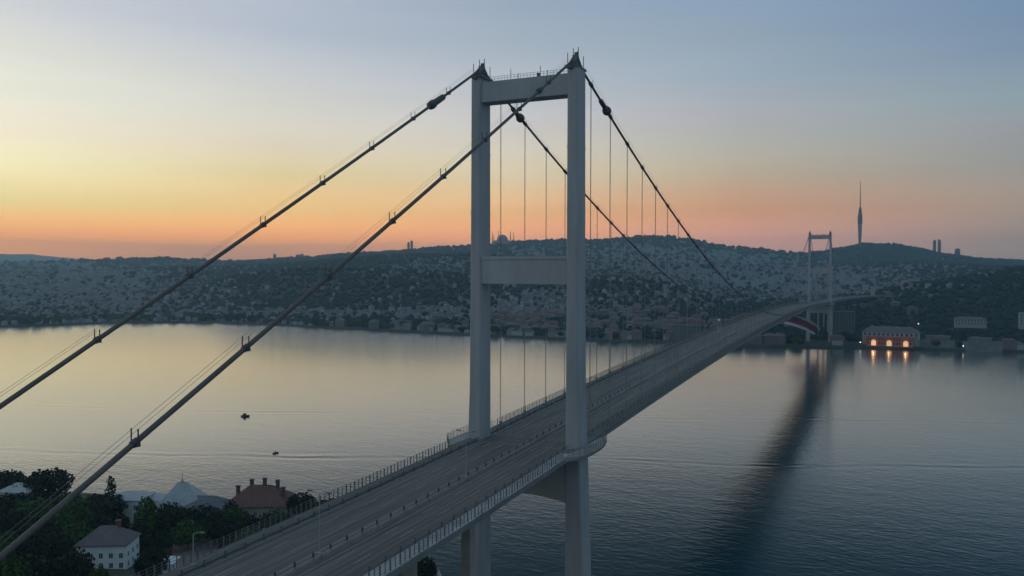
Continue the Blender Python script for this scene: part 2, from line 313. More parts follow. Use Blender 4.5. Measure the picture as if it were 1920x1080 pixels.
A,B=np.meshgrid(xs,np.arange(len(dd)),indexing='ij'); DS=np.interp(A,shx,shd); Dm=DS+dd[B]
Px,Py=col2v(A,Dm); Z=Hxd(A,Dm)
V=np.stack([Px,Py,Z],-1).reshape(-1,3); nx,ny=A.shape; idx=np.arange(nx*ny).reshape(nx,ny)
Fq=np.stack([idx[:-1,:-1],idx[1:,:-1],idx[1:,1:],idx[:-1,1:]],-1).reshape(-1,4)
_Th=town(A,yof(Dm,Z)).reshape(-1)*np.clip((Dm-DS)/40,0,1).reshape(-1)
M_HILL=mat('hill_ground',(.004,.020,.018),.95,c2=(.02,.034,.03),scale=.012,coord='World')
_t=M_HILL.node_tree; _b=_t.nodes['Principled BSDF']; _s=_b.inputs['Base Color'].links[0].from_socket; _a=_t.nodes.new('ShaderNodeAttribute'); _a.attribute_name='built_up'; _x=_t.nodes.new('ShaderNodeMix'); _x.data_type='RGBA'
_t.links.new(_a.outputs['Fac'],_x.inputs[0]); _t.links.new(_s,_x.inputs[6]); _x.inputs[7].default_value=(.14,.175,.195,1); _t.links.new(_x.outputs[2],_b.inputs['Base Color'])
_hm=npmesh('hills',V,Fq,M_HILL,True); _at=_hm.attributes.new('built_up','FLOAT','POINT'); _at.data.foreach_set('value',_Th.astype(np.float32))
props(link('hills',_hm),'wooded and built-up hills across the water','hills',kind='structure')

# near shore terrain (left below the bridge)
shore=[(-560,-10),(-420,10),(-330,32),(-290,42),(-250,54),(-210,66),(-165,80),(-128,84),(-100,68),(-72,50),(-52,40),(-42,28),(-20,14),(10,9),(40,2),(80,-30),(130,-70),(200,-110),(320,-140)]
sxp=[p[0] for p in shore]; syp=[p[1] for p in shore]
def Hnear(X,Y):
    e=np.interp(X,sxp,syp)-Y
    h=np.interp(e,[-8,0,1.5,40,90,160,260,400],[-4,-1,3.2,5,8.5,20,42,60])
    return h+(vnoise(np.asarray(X)+50,np.asarray(Y)+70,30)-.5)*1.5*np.clip(e/30,0,1)
gx=np.linspace(-520,320,140); ge=np.concatenate([[-8,-3,0,.8,1.5,4],np.linspace(10,420,70)])
A,B=np.meshgrid(gx,ge,indexing='ij'); Yn=np.interp(A,sxp,syp)-B; Z=Hnear(A,Yn)
V=np.stack([A,Yn,Z],-1).reshape(-1,3); nx,ny=A.shape; idx=np.arange(nx*ny).reshape(nx,ny)
Fq=np.stack([idx[:-1,1:],idx[1:,1:],idx[1:,:-1],idx[:-1,:-1]],-1).reshape(-1,4)
M_GND=mat('shore_ground',(.030,.036,.026),.95,c2=(.07,.075,.06),scale=.06,coord='World')
props(link('ground',npmesh('ground',V,Fq,M_GND,True)),'dark garden ground along the near shore','ground',kind='structure')

# ------------------------------------------------------------------ the suspension bridge
XC=14.2; YT=1074.
def zroad(Y):
    if 0<=Y<=YT: t=(Y-YT/2)/(YT/2); return 61.0+9.4*(1-t*t)
    return 61.0+.016*Y if Y<0 else 61.0
def xc(Y): # plan curve of the far approach and slight near offset
    if Y<0: return 1.2*min(1,-Y/60)
    if Y>YT+40: return ((Y-YT-40)**2)/2600
    return 0
def zcab(Y):
    t=(Y-YT/2)/(YT/2); return 72.26+(166.0-72.26)*t*t
ZC0=166.0
bridge=empty('suspension_bridge',(0,0,0)); props(bridge,'long grey suspension bridge with two portal towers crossing the strait','bridge')
# towers
PROF=[(0,12.75,5.7),(30,12.78,5.2),(57,12.85,4.2),(75,12.9,3.5),(110,13.0,3.05),(163.2,13.1,2.75)]
def leg(y0,side):
    m=MB(); secs=[]; c=.35; ly=3.46
    for z,xi,w in PROF:
        a,b=xi,xi+w; r=[(a+c,-ly),(b-c,-ly),(b-c,-ly+.0),(b,-ly+c),(b,ly-c),(b-c,ly),(a+c,ly),(a,ly-c),(a,-ly+c)]
        r=[(a+c,-ly),(b-c,-ly),(b,-ly+c),(b,ly-c),(b-c,ly),(a+c,ly),(a,ly-c),(a,-ly+c)]
        if side<0: r=[(-p,q) for p,q in r][::-1]
        secs.append([(p,q+y0,z) for p,q in r])
    m.sweep(secs)
    # horizontal weld seams as thin proud bands
    for z in (20,38,88,125,142):
        xi=np.interp(z,[p[0] for p in PROF],[p[1] for p in PROF]); w=np.interp(z,[p[0] for p in PROF],[p[2] for p in PROF])
        a,b=(xi-.03,xi+w+.03); a,b=(a,b) if side>0 else (-b,-a); m.box(a,b,y0-ly-.03,y0+ly+.03,z,z+.25)
    return m
def beam(x0,x1,y0,z0,z1,d,arch=0,n=12):
    m=MB(); secs=[]
    for i in range(n+1):
        x=x0+(x1-x0)*i/n; zb=z0+arch*(1-(2*i/n-1)**2); secs.append([(x,y0-d,zb),(x,y0-d,z1),(x,y0+d,z1),(x,y0+d,zb)])
    m.sweep(secs); return m
for y0 in (0.,YT):
    tw=empty('tower',(0,0,0)); tw.parent=bridge
    for s in (-1,1):
        leg(y0,s).build('leg',M_STEEL,tw)
        m=MB(); xm=s*14.2 # saddle housing
        w=1.35
        prof=[(-4.2,162.8),(-3.8,163.7),(-2.2,165.4),(-.8,166.5),(.8,166.5),(2.2,165.4),(3.8,163.7),(4.2,162.8),(3.2,162.5),(-3.2,162.5)]
        m.sweep([[(xm-w/2*s*1,y0+a,z) for a,z in prof],[(xm+w/2*s,y0+a,z) for a,z in prof]])
        m.box(xm-1.75,xm+1.75,y0-3.8,y0+3.8,163.2,163.75)
        for k in (-1.6,-.8,0,.8,1.6): m.box(xm-1.0,xm+1.0,y0+k*1.5-.1,y0+k*1.5+.1,163.75,166.1-abs(k)*.8)
        for dx,dy,h in ((.6,.4,169.2),(-.5,-.5,168.8),(.1,1.2,168.4),(-1.3,-2.6,167.2),(1.3,2.6,167.2),(1.4,-3,166.6),(-1.4,3,166.6)): m.tube([(xm+dx,y0+dy,163.7),(xm+dx,y0+dy,h)],.11,5)
        m.box(xm-.7,xm+.7,y0-.7,y0+.7,166.5,167.0); m.box(xm-.3,xm+.5,y0-.2,y0+.6,167.0,167.8)
        m.build('cable_saddle',M_STEELD,tw)
    beam(-13.2,13.2,y0,156.2,161.8,2.6).build('cross_beam',M_STEEL,tw)
    m=beam(-13.1,13.1,y0,105.2,112.0,2.7); m.box(-13.05,13.05,y0-2.9,y0+2.9,112.0,112.9); m.build('cross_beam',M_STEEL,tw)
    beam(-13.0,13.0,y0,46.0,57.0,2.7,arch=1.2).build('cross_beam',M_STEEL,tw)
    m=MB()
    for s in (-1,1):
        for i in range(27): x=-12.8+i*25.6/26; m.tube([(x,y0+s*2.5,161.8),(x,y0+s*2.5,163.0 if i%9 else 164.6)],.05 if i%9 else .09,4)
        for z in (162.4,163.0): m.tube([(-12.9,y0+s*2.5,z),(12.9,y0+s*2.5,z)],.045,4)
    m.box(3.0,3.7,y0-.5,y0+.5,161.8,163.3)
    m.build('handrail',M_STEELD,tw)
    for s in (-1,1):
        m=MB(); m.box(*((11.0,20.5) if s>0 else (-20.5,-11.0)),y0-7,y0+7,-6,2.4); m.build('pier_base',M_CONC,tw)
# deck
Ys=list(np.arange(-235,0,4.7))+list(np.arange(0,YT,8.95))+list(np.arange(YT,YT+480,7.5))
def strip(m,x0,x1,dz,Y0=-235,Y1=YT+475,up=True):
    secs=[[(xc(Y)+x0,Y,zroad(Y)+dz),(xc(Y)+x1,Y,zroad(Y)+dz)] for Y in Ys if Y0-.1<=Y<=Y1+.1]
    n=len(secs); m.add([q for r in secs for q in r],[(2*i,2*i+1,2*i+3,2*i+2) for i in range(n-1)])
def solid(m,ring,Y0=-235,Y1=YT+475):
    m.sweep([[(xc(Y)+a,Y,zroad(Y)+b) for a,b in ring] for Y in Ys if Y0-.1<=Y<=Y1+.1])
m=MB(); solid(m,[(-13.6,-.03),(-9,-3.2),(9,-3.2),(13.6,-.03)][::1]+[]) 
m2=MB(); solid(m2,[(-16.9,-1.0),(-16.9,-.04),(16.9,-.04),(16.9,-1.0),(14,-1.25),(9.5,-3.2),(-9.5,-3.2),(-14,-1.25)])
deck=m2.build('deck',M_DECK,bridge)
m=MB(); strip(m,-13.0,13.0,.02); m.build('road_surface',M_ASPH,deck)
m=MB()
for x in (-12.4,12.4,-.1,1.75,4.0): strip(m,x-.13,x+.13,.045)
for x in (-10.6,7.2): strip(m,x-.07,x+.07,.045)
for x in (-8.5,-4.6,5.4,9.0):
    for Y in np.arange(-235,420,14.):
        if True:
            m.add([(xc(Y)+x-.11,Y,zroad(Y)+.045),(xc(Y)+x+.11,Y,zroad(Y)+.045),(xc(Y+5)+x+.11,Y+5,zroad(Y+5)+.045),(xc(Y+5)+x-.11,Y+5,zroad(Y+5)+.045)],[(0,1,2,3)])
m.build('lane_marking',M_LINE,deck)
for s in (-1,1):
    m=MB(); a,b=sorted((s*13.6,s*16.7)); 
    if s>0:
        solid(m,[(a,-.02),(a,.22),(b,.22),(b,-.02)],Y1=-5); m.build('walkway',M_WALK,deck); m=MB(); solid(m,[(a,-.02),(a,.22),(b,.22),(b,-.02)],Y0=-.5)
    else: solid(m,[(a,-.02),(a,.22),(b,.22),(b,-.02)])
    m.build('walkway',M_WALKD,deck)
    # bulge round each leg
    for y0 in (0.,YT):
        m=MB(); poly=[(16.72,-15),(20.6,-9),(21.2,-4),(21.2,4),(20.6,9),(16.72,15)]
        top=[(s*p,y0+q,61.16) for p,q in poly]; bot=[(s*(p if i in(0,5) else p-.6),y0+q,59.9) for i,(p,q) in enumerate(poly)]
        if s<0: top=top[::-1];bot=bot[::-1]
        m.sweep([bot,top]); m.build('walkway_platform',M_CONC,deck)
        m=MB(); pr=[(s*(p-.15),y0+q) for p,q in poly]
        for z in (61.6,62.1,62.6,63.1): m.tube([(a,b,z) for a,b in pr],.045,4)
        for i in range(5):
            for t in np.linspace(0,1,5)[:-1]:
                a=np.array(pr[i])*(1-t)+np.array(pr[i+1])*t; m.tube([(a[0],a[1],61.1),(a[0],a[1],63.1)],.07,4)
        m.build('railing',M_FENCE,deck)
    # outer railing (fine bars) and inner crash barrier
    m=MB(); xo=s*16.55
    for z in (.6,1.1,1.6,2.1):
        for Y0,Y1 in ((-235,-15),(15,YT-15),(YT+15,YT+475)):
            pts=[(xc(Y)+xo,Y,zroad(Y)+z) for Y in Ys if Y0-5<=Y<=Y1+5]; m.tube(pts,.045,4)
    for Y in np.arange(-235,YT+300,1.5 if True else 1):
        if abs(Y)<15 or abs(Y-YT)<15: continue
        x=xc(Y)+xo; z=zroad(Y); w=.06 if round(Y/1.5)%2 else .10; m.box(x-w,x+w,Y-w,Y+w,z+.2,z+2.2)
    m.build('railing',M_FENCE,deck)
    m=MB(); xo=s*13.25
    for z,r in ((.55,.10),(.95,.08)):
        pts=[(xc(Y)+xo,Y,zroad(Y)+z) for Y in Ys]; m.tube(pts,r,4)
    for Y in np.arange(-235,YT+300,4.77):
        x=xc(Y)+xo; z=zroad(Y); m.box(x-.14,x+.14,Y-.14,Y+.14,z,z+1.15)
    m.build('crash_barrier',M_STEELD,deck)
m=MB(); 
for dz in (.5,.85): m.tube([(xc(Y)+2.6,Y,zroad(Y)+dz) for Y in Ys],.11,4)
for Y in np.arange(-235,YT+300,4.77): m.box(xc(Y)+2.52,xc(Y)+2.68,Y-.08,Y+.08,zroad(Y),zroad(Y)+.9)
m.build('median_barrier',M_MED,deck)
for Y in (-4.5,4.5,YT-4.5,YT+4.5): # expansion joints across the road
    m=MB(); m.box(-12.9,12.9,Y-.35,Y+.35,zroad(Y)-.1,zroad(Y)+.06); m.build('expansion_joint',M_STEELD,deck)
# main cables and backstays
def backstay(Y): # Y<0
    return ZC0+.4+.532*Y+.00012*Y*(Y+231)*-1*-1
for s in (-1,1):
    pts=[(s*XC,Y,backstay(Y)) for Y in np.linspace(-232,-4.5,30)]+[(s*XC,-2,165.4+.2),(s*XC,0,166.1),(s*XC,2,165.5)]
    pts+=[(s*XC,Y,zcab(Y)) for Y in np.linspace(6,YT-6,120)]+[(s*XC,YT,166.0)]+[(s*XC,YT+Y,ZC0-.50*Y) for Y in (4,80,160,235)]
    m=MB(); m.tube(pts,.35,10); cab=m.build('main_cable',M_CABLE,bridge,True)
    m=MB()
    for k in range(13):
        Y=-1.9-17.5*k; 
        if Y>-5: continue
        z=backstay(Y); t=np.array((0,1,.532)); t/=np.linalg.norm(t); c=np.array((s*XC,Y,z)); m=MB()
        m.tube([c-t*.4,c+t*.4],.47,10)
        for dx in (-.55,.55): m.tube([(s*XC+dx,Y,z-.1),(s*XC+dx,Y,z+1.6)],.09,5)
        m.box(s*XC-.6,s*XC+.6,Y-.3,Y+.3,z-.42,z-.1); m.build('cable_band',M_BAND,cab)
    far_bands=MB()
    for k in range(60):
        m=MB() if k<38 else far_bands
        Y=12.53+k*17.78; z=zcab(Y); sl=(zcab(Y+1)-zcab(Y-1))/2; t=np.array((0,1,sl)); t/=np.linalg.norm(t); c=np.array((s*XC,Y,z))
        m.tube([c-t*.9,c+t*.9],.55,8)
        m.tube([(s*XC-.45,Y,z),(s*XC-.45,Y,z+1.3)],.05,4); m.tube([(s*XC+.45,Y,z),(s*XC+.45,Y,z+1.3)],.05,4)
        if k<38: m.build('cable_band',M_BAND,cab)
    props(far_bands.build('cable_band_group',M_BAND,cab),kind='stuff')
    m=MB()
    for dx in (-.45,.45):
        m.tube([(s*XC+dx,Y,backstay(Y)+1.5) for Y in np.linspace(-232,-5,20)],.025,4)
        m.tube([(s*XC+dx,Y,zcab(Y)+1.25) for Y in np.linspace(6,YT-6,100)],.03,4)
    m.build('hand_rope',M_ROPE,cab)
    # inspection cradle lumps on the main cable near the tower
    m=MB(); c=np.array((s*XC,26.8 if s>0 else 26.6,zcab(26.8))); t=np.array((0,1,-.333)); t/=np.linalg.norm(t)
    m.tube([c-t*1.7,c-t*1.2,c-t*.4,c+t*.5,c+t*1.2,c+t*1.6],[.5,1.05,1.35,1.35,1.0,.5],10)
    m.tube([c-t*6.5,c-t*6,c-t*2,c-t*1.5],[.5,.72,.72,.5],8)
    m.build('cable_damper',M_BAND,cab)
    if s<0:
        m=MB(); t=np.array((0,1,.532)); t/=np.linalg.norm(t); c=np.array((s*XC,-25,backstay(-25)))
        m.tube([c-t*4.6,c-t*4.2,c-t*2.6,c-t*2.2,c-t*.5,c+t*3.2,c+t*3.6],[.5,1.05,1.15,.8,.85,.8,.45],10)
        m.build('cable_sleeve',M_BAND,cab)
    else:
        m=MB(); t=np.array((0,1,.532)); t/=np.linalg.norm(t); c=np.array((s*XC,-25,backstay(-25)))
        m.tube([c-t*.9,c+t*.9],.7,10); m.build('cable_sleeve',M_BAND,cab)
# hangers: the 100 that show largest are parts, the rest one part
rest=MB(); hang=[]
for k in range(60):
    for s in (-1,1):
        Y=12.53+k*17.78; hang.append((Y,s))
hang.sort(key=lambda q:-(zcab(q[0])-zroad(q[0]))/(q[0]+207))
for i,(Y,s) in enumerate(hang):
    m=MB() if i<100 else rest; z1=zcab(Y); z0=zroad(Y)+.2
    if z1-z0<1: continue
    r=.06
    m.tube([(s*XC,Y-.22,z0),(s*XC,Y-.22,z1)],r,5); m.tube([(s*XC,Y+.22,z0),(s*XC,Y+.22,z1)],r,5)
    m.box(s*XC-.22,s*XC+.22,Y-.45,Y+.45,z0,z0+1.9)
    if i<100: m.build('hanger',M_ROPE,bridge)
props(rest.build('hanger_group',M_ROPE,bridge),kind='stuff')
# piers of the side spans
def pier(X,Y,wx,wy,z1=None,z0=-3):
    m=MB(); z1=z1 or zroad(Y)-3.2; m.box(X-wx/2,X+wx/2,Y-wy/2,Y+wy/2,z0,z1); m.box(X-wx/2-.3,X+wx/2+.3,Y-wy/2-.3,Y+wy/2+.3,z1-1.2,z1-.02); m.build('approach_pier',M_CONC,bridge)
for X in (-5.,9.6): pier(X,-53.,2.1,2.4)
for X in (-7.,7.): pier(X,-110.,2.1,2.4)
for Y in (YT+70,YT+140):
    for X in (-7.,7.): pier(X+xc(Y),Y,2.2,2.6)
# anchor blocks behind the camera side
m=MB()
for s in (-1,1): m.box(s*XC-5,s*XC+5,-252,-229,25,47)
m.build('anchor_block',M_CONC,bridge)

# ------------------------------------------------------------------ things on the bridge
def lamp_post(name,X,Y,label,h=11.,arms=2,group=None,z=None):
    t=empty(name,(X,Y,zroad(Y) if z is None else z)); props(t,label,'street lamp',group)
    m=MB(); m.tube([(0,0,0),(0,0,1),(0,0,h)],[.16,.11,.07],6); m.box(-.3,.3,-.3,.3,0,.9); m.build('pole',M_POLE,t)
    m=MB()
    for s in ((-1,1) if arms==2 else (1,)):
        m.tube([(0,0,h-.1),(s*1.0,0,h+.35),(s*1.7,0,h+.4)],.06,5)
    m.build('arm',M_POLE,t)
    for s in ((-1,1) if arms==2 else (1,)):
        m=MB(); m.box(*sorted((s*1.6,s*2.5)),-.2,.2,h+.3,h+.5); m.build('lamp_head',M_STEELD,t)
    return t
M_POLE=mat('pale_pole_paint',(.30,.31,.30),.5)
lamp_post('street_lamp',3.0,-41.5,'slim pole lamp on the median just before the near tower')
lamp_post('street_lamp',3.0,-95,'slim pole lamp on the median in the foreground lanes')
lamp_post('street_lamp',-13.4,-107.3,'pale pole lamp at the road edge in front of the paved court',h=6,arms=1,z=59)
for k in range(1,20):
    Y=53.*k-2
    if Y>YT-20: break
    lamp_post('street_lamp',3.0,Y,'slim double armed lamp on the median of the main span beyond the near tower',h=10,group='lamps along the main span')
# lane bollards along the median
def bollard_mesh():
    m=MB(); m.lathe([(.34,0),(.34,.12),(.2,.14),(.17,.95),(.22,1.0),(.22,1.15),(.05,1.2)],8); return m.mesh('bollard',M_BAND)
bmsh=bollard_mesh()
for k in range(46):
    Y=-120+4.77*k
    if Y>95: break
    o=link('lane_bollard',bmsh); o.location=(xc(Y)+1.35,Y,zroad(Y)+.02); props(o,'small dark lane bollard in the row beside the bridge median','bollard','bollards along the median')
# white sign on the main span
t=empty('road_sign',(0,285,zroad(285))); props(t,'white panel sign on two posts above the far lanes of the bridge','sign')
m=MB(); m.tube([(-.9,0,0),(-.9,0,11)],.12,6); m.tube([(.9,0,0),(.9,0,11)],.12,6); m.build('post',M_POLE,t)
m=MB(); m.box(-1.1,1.1,-.3,-.12,3.6,6.6); m.build('panel',M_POLE,t)

# banner hanging under the far end of the main span
Yb=1000
def banner():
    t=empty('hanging_banner',(-18,Yb,18)); props(t,'dark red banner with white borders billowing under the far end of the bridge','banner')
    P=lambda q: back(*q,Y=Yb)-np.array((-18,Yb,18))
    topE=[(1495,592),(1506,595),(1518,600),(1528,606),(1535,612),(1538,619)]
    botE=[(1467,606),(1482,610),(1497,614),(1510,619),(1519,624),(1526,628)]
    n=len(topE)
    def surf(a0,a1,off):
        m=MB(); rows=[]
        for i in range(n):
            p=P(topE[i]); q=P(botE[i]); r=[]
            for k in range(7):
                f=a0+(a1-a0)*k/6; c=p*(1-f)+q*f; c=c+np.array((0,6*math.sin(f*PI)+2*math.sin(i*1.7)+off,0)); r.append(c)
            rows.append(r)
        vs=[c for r in rows for c in r]; fs=[(i*7+k,i*7+k+1,(i+1)*7+k+1,(i+1)*7+k) for i in range(n-1) for k in range(6)]
        N0=len(vs); vs2=vs+[c+np.array((0,.12,0)) for c in vs]; fs=fs+[tuple(N0+j for j in f[::-1]) for f in fs]
        m.add(vs2,fs); return m
    surf(.22,.78,0).build('field',M_RED,t); surf(0,.22,0).build('border',M_CLOTH,t); surf(.78,1,0).build('border',M_CLOTH,t)
    m=MB()
    for q in (topE[0],topE[3],botE[0]):
        p=P(q); m.tube([p,(p[0]*.6+4,0,zroad(Yb)-1.2-18)],.12,4)
    m.build('rope',M_ROPE,t)
banner()

# ------------------------------------------------------------------ boats
def boat(name,q,L_,label,rz,cabin=True):
    p=back(*q,z=0); t=empty(name,(p[0],p[1],0),rz); props(t,label,'boat')
    m=MB(); secs=[]
    for u,w,z0 in ((-.5,.75,.1),(-.25,1,.0),(.1,1,.0),(.35,.6,.1),(.5,.05,.5)):
        W_=w*L_*.16; secs.append([(u*L_,-W_,.16*L_+(.04*L_ if u>.3 else 0)),(u*L_,-W_*.7,-.15+z0*.3),(u*L_,W_*.7,-.15+z0*.3),(u*L_,W_,.16*L_+(.04*L_ if u>.3 else 0))])
    m.sweep(secs); m.build('hull',M_WOODD,t)
    m=MB()
    if cabin: m.box(-.25*L_,.08*L_,-.1*L_,.1*L_,.15*L_,.34*L_); m.box(-.29*L_,.12*L_,-.12*L_,.12*L_,.34*L_,.37*L_)
    else: m.lathe([(.3,0),(.35,.5),(.2,.9),(.14,1.0),(.16,1.3),(.02,1.4)],8,(-.1*L_,0,.14*L_)); m.tube([(-.4*L_,0,.14*L_),(-.42*L_,0,.5*L_)],.05,4)
    m.build('cabin' if cabin else 'helmsman',M_BAND,t)
boat('small_boat',(460,781),6.2,'small dark cabin boat alone on the pale water, the farther of two',.5)
boat('small_boat',(517,850),3.6,'tiny dark open boat near the edge of the wake line',1.2,False)

# ------------------------------------------------------------------ trees
def crown_mesh(name,m,n,kind,seed):
    r=np.random.RandomState(seed)
    if kind=='round': lobes=[(0,0,.62,.5)]+[(.34*math.cos(a),.34*math.sin(a),.5+.2*r.rand(),.27+.08*r.rand()) for a in np.linspace(0,5.4,6)+r.rand()]
    elif kind=='tall': lobes=[(0,0,z,.30*(1-z)**.6+.05) for z in np.linspace(.12,.93,9)]
    elif kind=='flat': lobes=[(0,0,.75,.3)]+[(.38*math.cos(a),.38*math.sin(a),.72+.08*r.rand(),.2) for a in np.linspace(0,5.4,6)]
    else: lobes=[(.0+.12*r.randn(),.12*r.randn(),z,.26-.12*z+.04*r.rand()) for z in np.linspace(.35,.95,6)]
    lobes=np.array(lobes); wt=lobes[:,3]**2; k=r.choice(len(lobes),n,p=wt/wt.sum())
    u=r.randn(n,3); u/=np.linalg.norm(u,axis=1)[:,None]; rad=(.55+.5*r.rand(n)**.6)
    c=lobes[k,:3]+u*lobes[k,3:4]*rad[:,None]*np.array((1,1,.8 if kind!='flat' else .3))
    nrm=u+.7*r.randn(n,3); nrm/=np.linalg.norm(nrm,axis=1)[:,None]
    a=np.cross(nrm,r.randn(n,3)); a/=np.linalg.norm(a,axis=1)[:,None]; b=np.cross(nrm,a)
    s=(.028+.03*r.rand(n))[:,None]*(.8 if kind=='tall' else 1)
    P=[]
    for th,rr in ((0,1.2),(1.1,.8),(2.2,1.1),(3.3,.75),(4.3,1.15),(5.3,.8)):
        P.append(c+s*rr*(math.cos(th)*a+math.sin(th)*b)+nrm*s*.35*((-1)**int(th*2)))
    V=np.stack(P,1).reshape(-1,3); Fq=np.arange(6*n).reshape(n,6)
    return npmesh(name,V,Fq,m)
def trunk_mesh(kind,seed):
    r=random.Random(seed); m=MB()
    top=.85 if kind in('tall','sparse') else .6
    m.tube([(0,0,-.05),(.01,0,.1),(.0,.01,.3),(0,0,top)],[.035,.026,.02,.006],7)
    if kind!='tall':
        for i in range(6):
            a=i*1.05+r.random(); z=.25+.05*i; R=.32; m.tube([(0,0,z),(R*.5*math.cos(a),R*.5*math.sin(a),z+.12),(R*math.cos(a),R*math.sin(a),z+.22)],[.014,.009,.003],5)
    return m.mesh('trunk',M_BARK)
VAR={}
for kd,nn in (('round',1500),('tall',1300),('flat',700),('sparse',420)):
    VAR[kd]=[(crown_mesh('crown',M_LEAF[(i+ (0 if kd!='tall' else 2))%3 if kd!='tall' else (2 if i==0 else 1)],nn,kd,10*i+len(kd)),trunk_mesh(kd,i)) for i in range(3)]
nt_=[0]
def tree(name,p,h,w,kind,v,label,group=None,rz=None):
    t=empty(name,(p[0],p[1],p[2]),rnd.random()*6 if rz is None else rz); props(t,label,'tree',group)
    cm,tm=VAR[kind][v%3]
    for nm,me in (('crown',cm),('trunk',tm)):
        o=link(nm,me,t); o.scale=(w,w,h)
    nt_[0]+=1; return t
def tree_px(x,ytop,h,wpx,kind,v,label,group=None,name='broadleaf_tree'):
    """stand a tree of height h where its top shows at (x,ytop)"""
    p=None; g=6.
    for _ in range(6):
        p=back(x,ytop,z=g+h*.97); g=float(Hnear(p[0],p[1]))
    d=(p-CAM)@fw; w=wpx/F*d/ (1.2 if kind!='tall' else .72)
    return tree(name,(p[0],p[1],g-.1),h,w,kind,v,label,group)
G1='trees on the near shore left of the road'
LT='dark rounded tree in the shore gardens at the lower left, under the cable'
LC=('black-green','dark green','brighter green')
for i,(x,y,h,w) in enumerate([(8,884,15,74),(38,900,13,50),(60,938,13,80),(22,928,14,80),(125,925,12,60),(150,940,13,80),(188,930,14,90),(172,965,13,80),(110,960,12,70),(20,960,13,70),(75,975,12,70),(0,1000,14,80),(48,1003,13,70),(105,1000,11,60),(140,985,11,70),(215,965,11,50),(60,1045,14,80),(20,1050,14,80),(110,1048,13,70),(140,1032,12,60),(185,1065,10,40),(0,965,12,70),(-30,930,15,90),(-30,1000,15,90)]):
    tree_px(x,y,h,w,'round',i,LC[i%3]+' rounded tree, '+('left of' if x<70 else ('under' if x<130 else 'right of'))+' the cable, '+('by the water' if y<935 else ('mid grove' if y<990 else 'at the bottom edge')),G1)
tree_px(90,882,17,82,'round',0,'tallest rounded tree behind the cable, its top against the water')
LR='dark rounded tree in the gardens between the pale villas and the road'
for i,(x,y,h,w) in enumerate([(318,945,12,58),(352,978,11,60),(378,950,13,70),(405,962,12,70),(437,955,12,60),(462,968,11,60),(432,940,13,34),(470,990,10,60),(425,978,10,50),(462,1004,8,44),(520,957,10,50),(535,965,10,50),(500,965,9,40),(345,955,10,40),(500,1012,7,36),(305,1000,8,36),(470,1000,10,60),(474,1022,7,40)]):
    tree_px(x,y,h,w,'round',i+1,LC[(i+1)%3]+' rounded garden tree '+('in front of the finial villa' if x<400 and y<970 else ('in front of the mansion' if y<975 else ('beside the paved court' if x<400 else 'beside the road below the mansion')))+(', taller one' if h>11 else ''),'garden trees between the villas and the road')
tree_px(566,926,13,56,'round',0,'dense round dark tree beside the road, right of the red roofed mansion')
tree_px(274,935,17,64,'tall',0,'tall bright green conifer in front of the pale villas',name='conifer_tree')
tree_px(262,975,13,60,'tall',1,'shorter green conifer touching the tall bright one',name='conifer_tree')
tree_px(300,962,12,50,'tall',2,'small conifer right of the tall bright green one',name='conifer_tree')
tree_px(282,1030,12,60,'round',0,'black-green tree right of the pale blue house wall')
tree_px(208,899,15,36,'sparse',0,'sparse cedar with layered branches rising above the villas',name='cedar_tree')
tree_px(618,936,9,56,'flat',0,'flat topped tree just showing over the road edge, right of the round one')
tree_px(797,1046,9,46,'round',1,'dark tree at the shore below the deck, left of the tower leg')
tree_px(770,1072,8,40,'round',2,'low dark tree at the bottom edge below the deck')

# ------------------------------------------------------------------ near buildings
def hip(m,x0,x1,y0,y1,z0,h,ov=.6,ridge=.5):
    x0-=ov;x1+=ov;y0-=ov;y1+=ov; w=x1-x0; d=y1-y0
    if w>=d: a,b=x0+d*ridge,x1-d*ridge; c=(y0+y1)/2; R=[(a,c,z0+h),(b,c,z0+h)]
    else: a,b=y0+w*ridge,y1-w*ridge; c=(x0+x1)/2; R=[(c,a,z0+h),(c,b,z0+h)]
    v=[(x0,y0,z0),(x1,y0,z0),(x1,y1,z0),(x0,y1,z0)]+R
    f=[(0,1,5,4),(1,2,5),(2,3,4,5),(3,0,4),(3,2,1,0)] if w>=d else [(0,1,4),(1,2,5,4),(2,3,5),(3,0,4,5),(3,2,1,0)]
    m.add(v,f); m.box(x0,x1,y0,y1,z0-.3,z0-.004)
def windows(t,x0,x1,y,z,n,rows,w=1.2,h=1.6,gap=3.2,face=-1,axis='x'):
    for r in range(rows):
        for k in range(n):
            c=x0+(x1-x0)*(k+.5)/n; zz=z+r*gap
            m=MB(); a=.05
            if axis=='x': m.box(c-w/2,c+w/2,*sorted((y+face*a,y-face*.1)),zz,zz+h)
            else: m.box(*sorted((y+face*a,y-face*.1)),c-w/2,c+w/2,zz,zz+h)
            wd=m.build('window',M_GLASSD,t)
            f=MB()
            if axis=='x':
                for xx in (c-w/2-.1,c-.05,c+w/2): f.box(xx,xx+.1,*sorted((y+face*.1,y)),zz-.1,zz+h+.1)
            else:
                for xx in (c-w/2-.1,c-.05,c+w/2): f.box(*sorted((y+face*.1,y)),xx,xx+.1,zz-.1,zz+h+.1)
            f.build('frame',M_WHITE,wd)
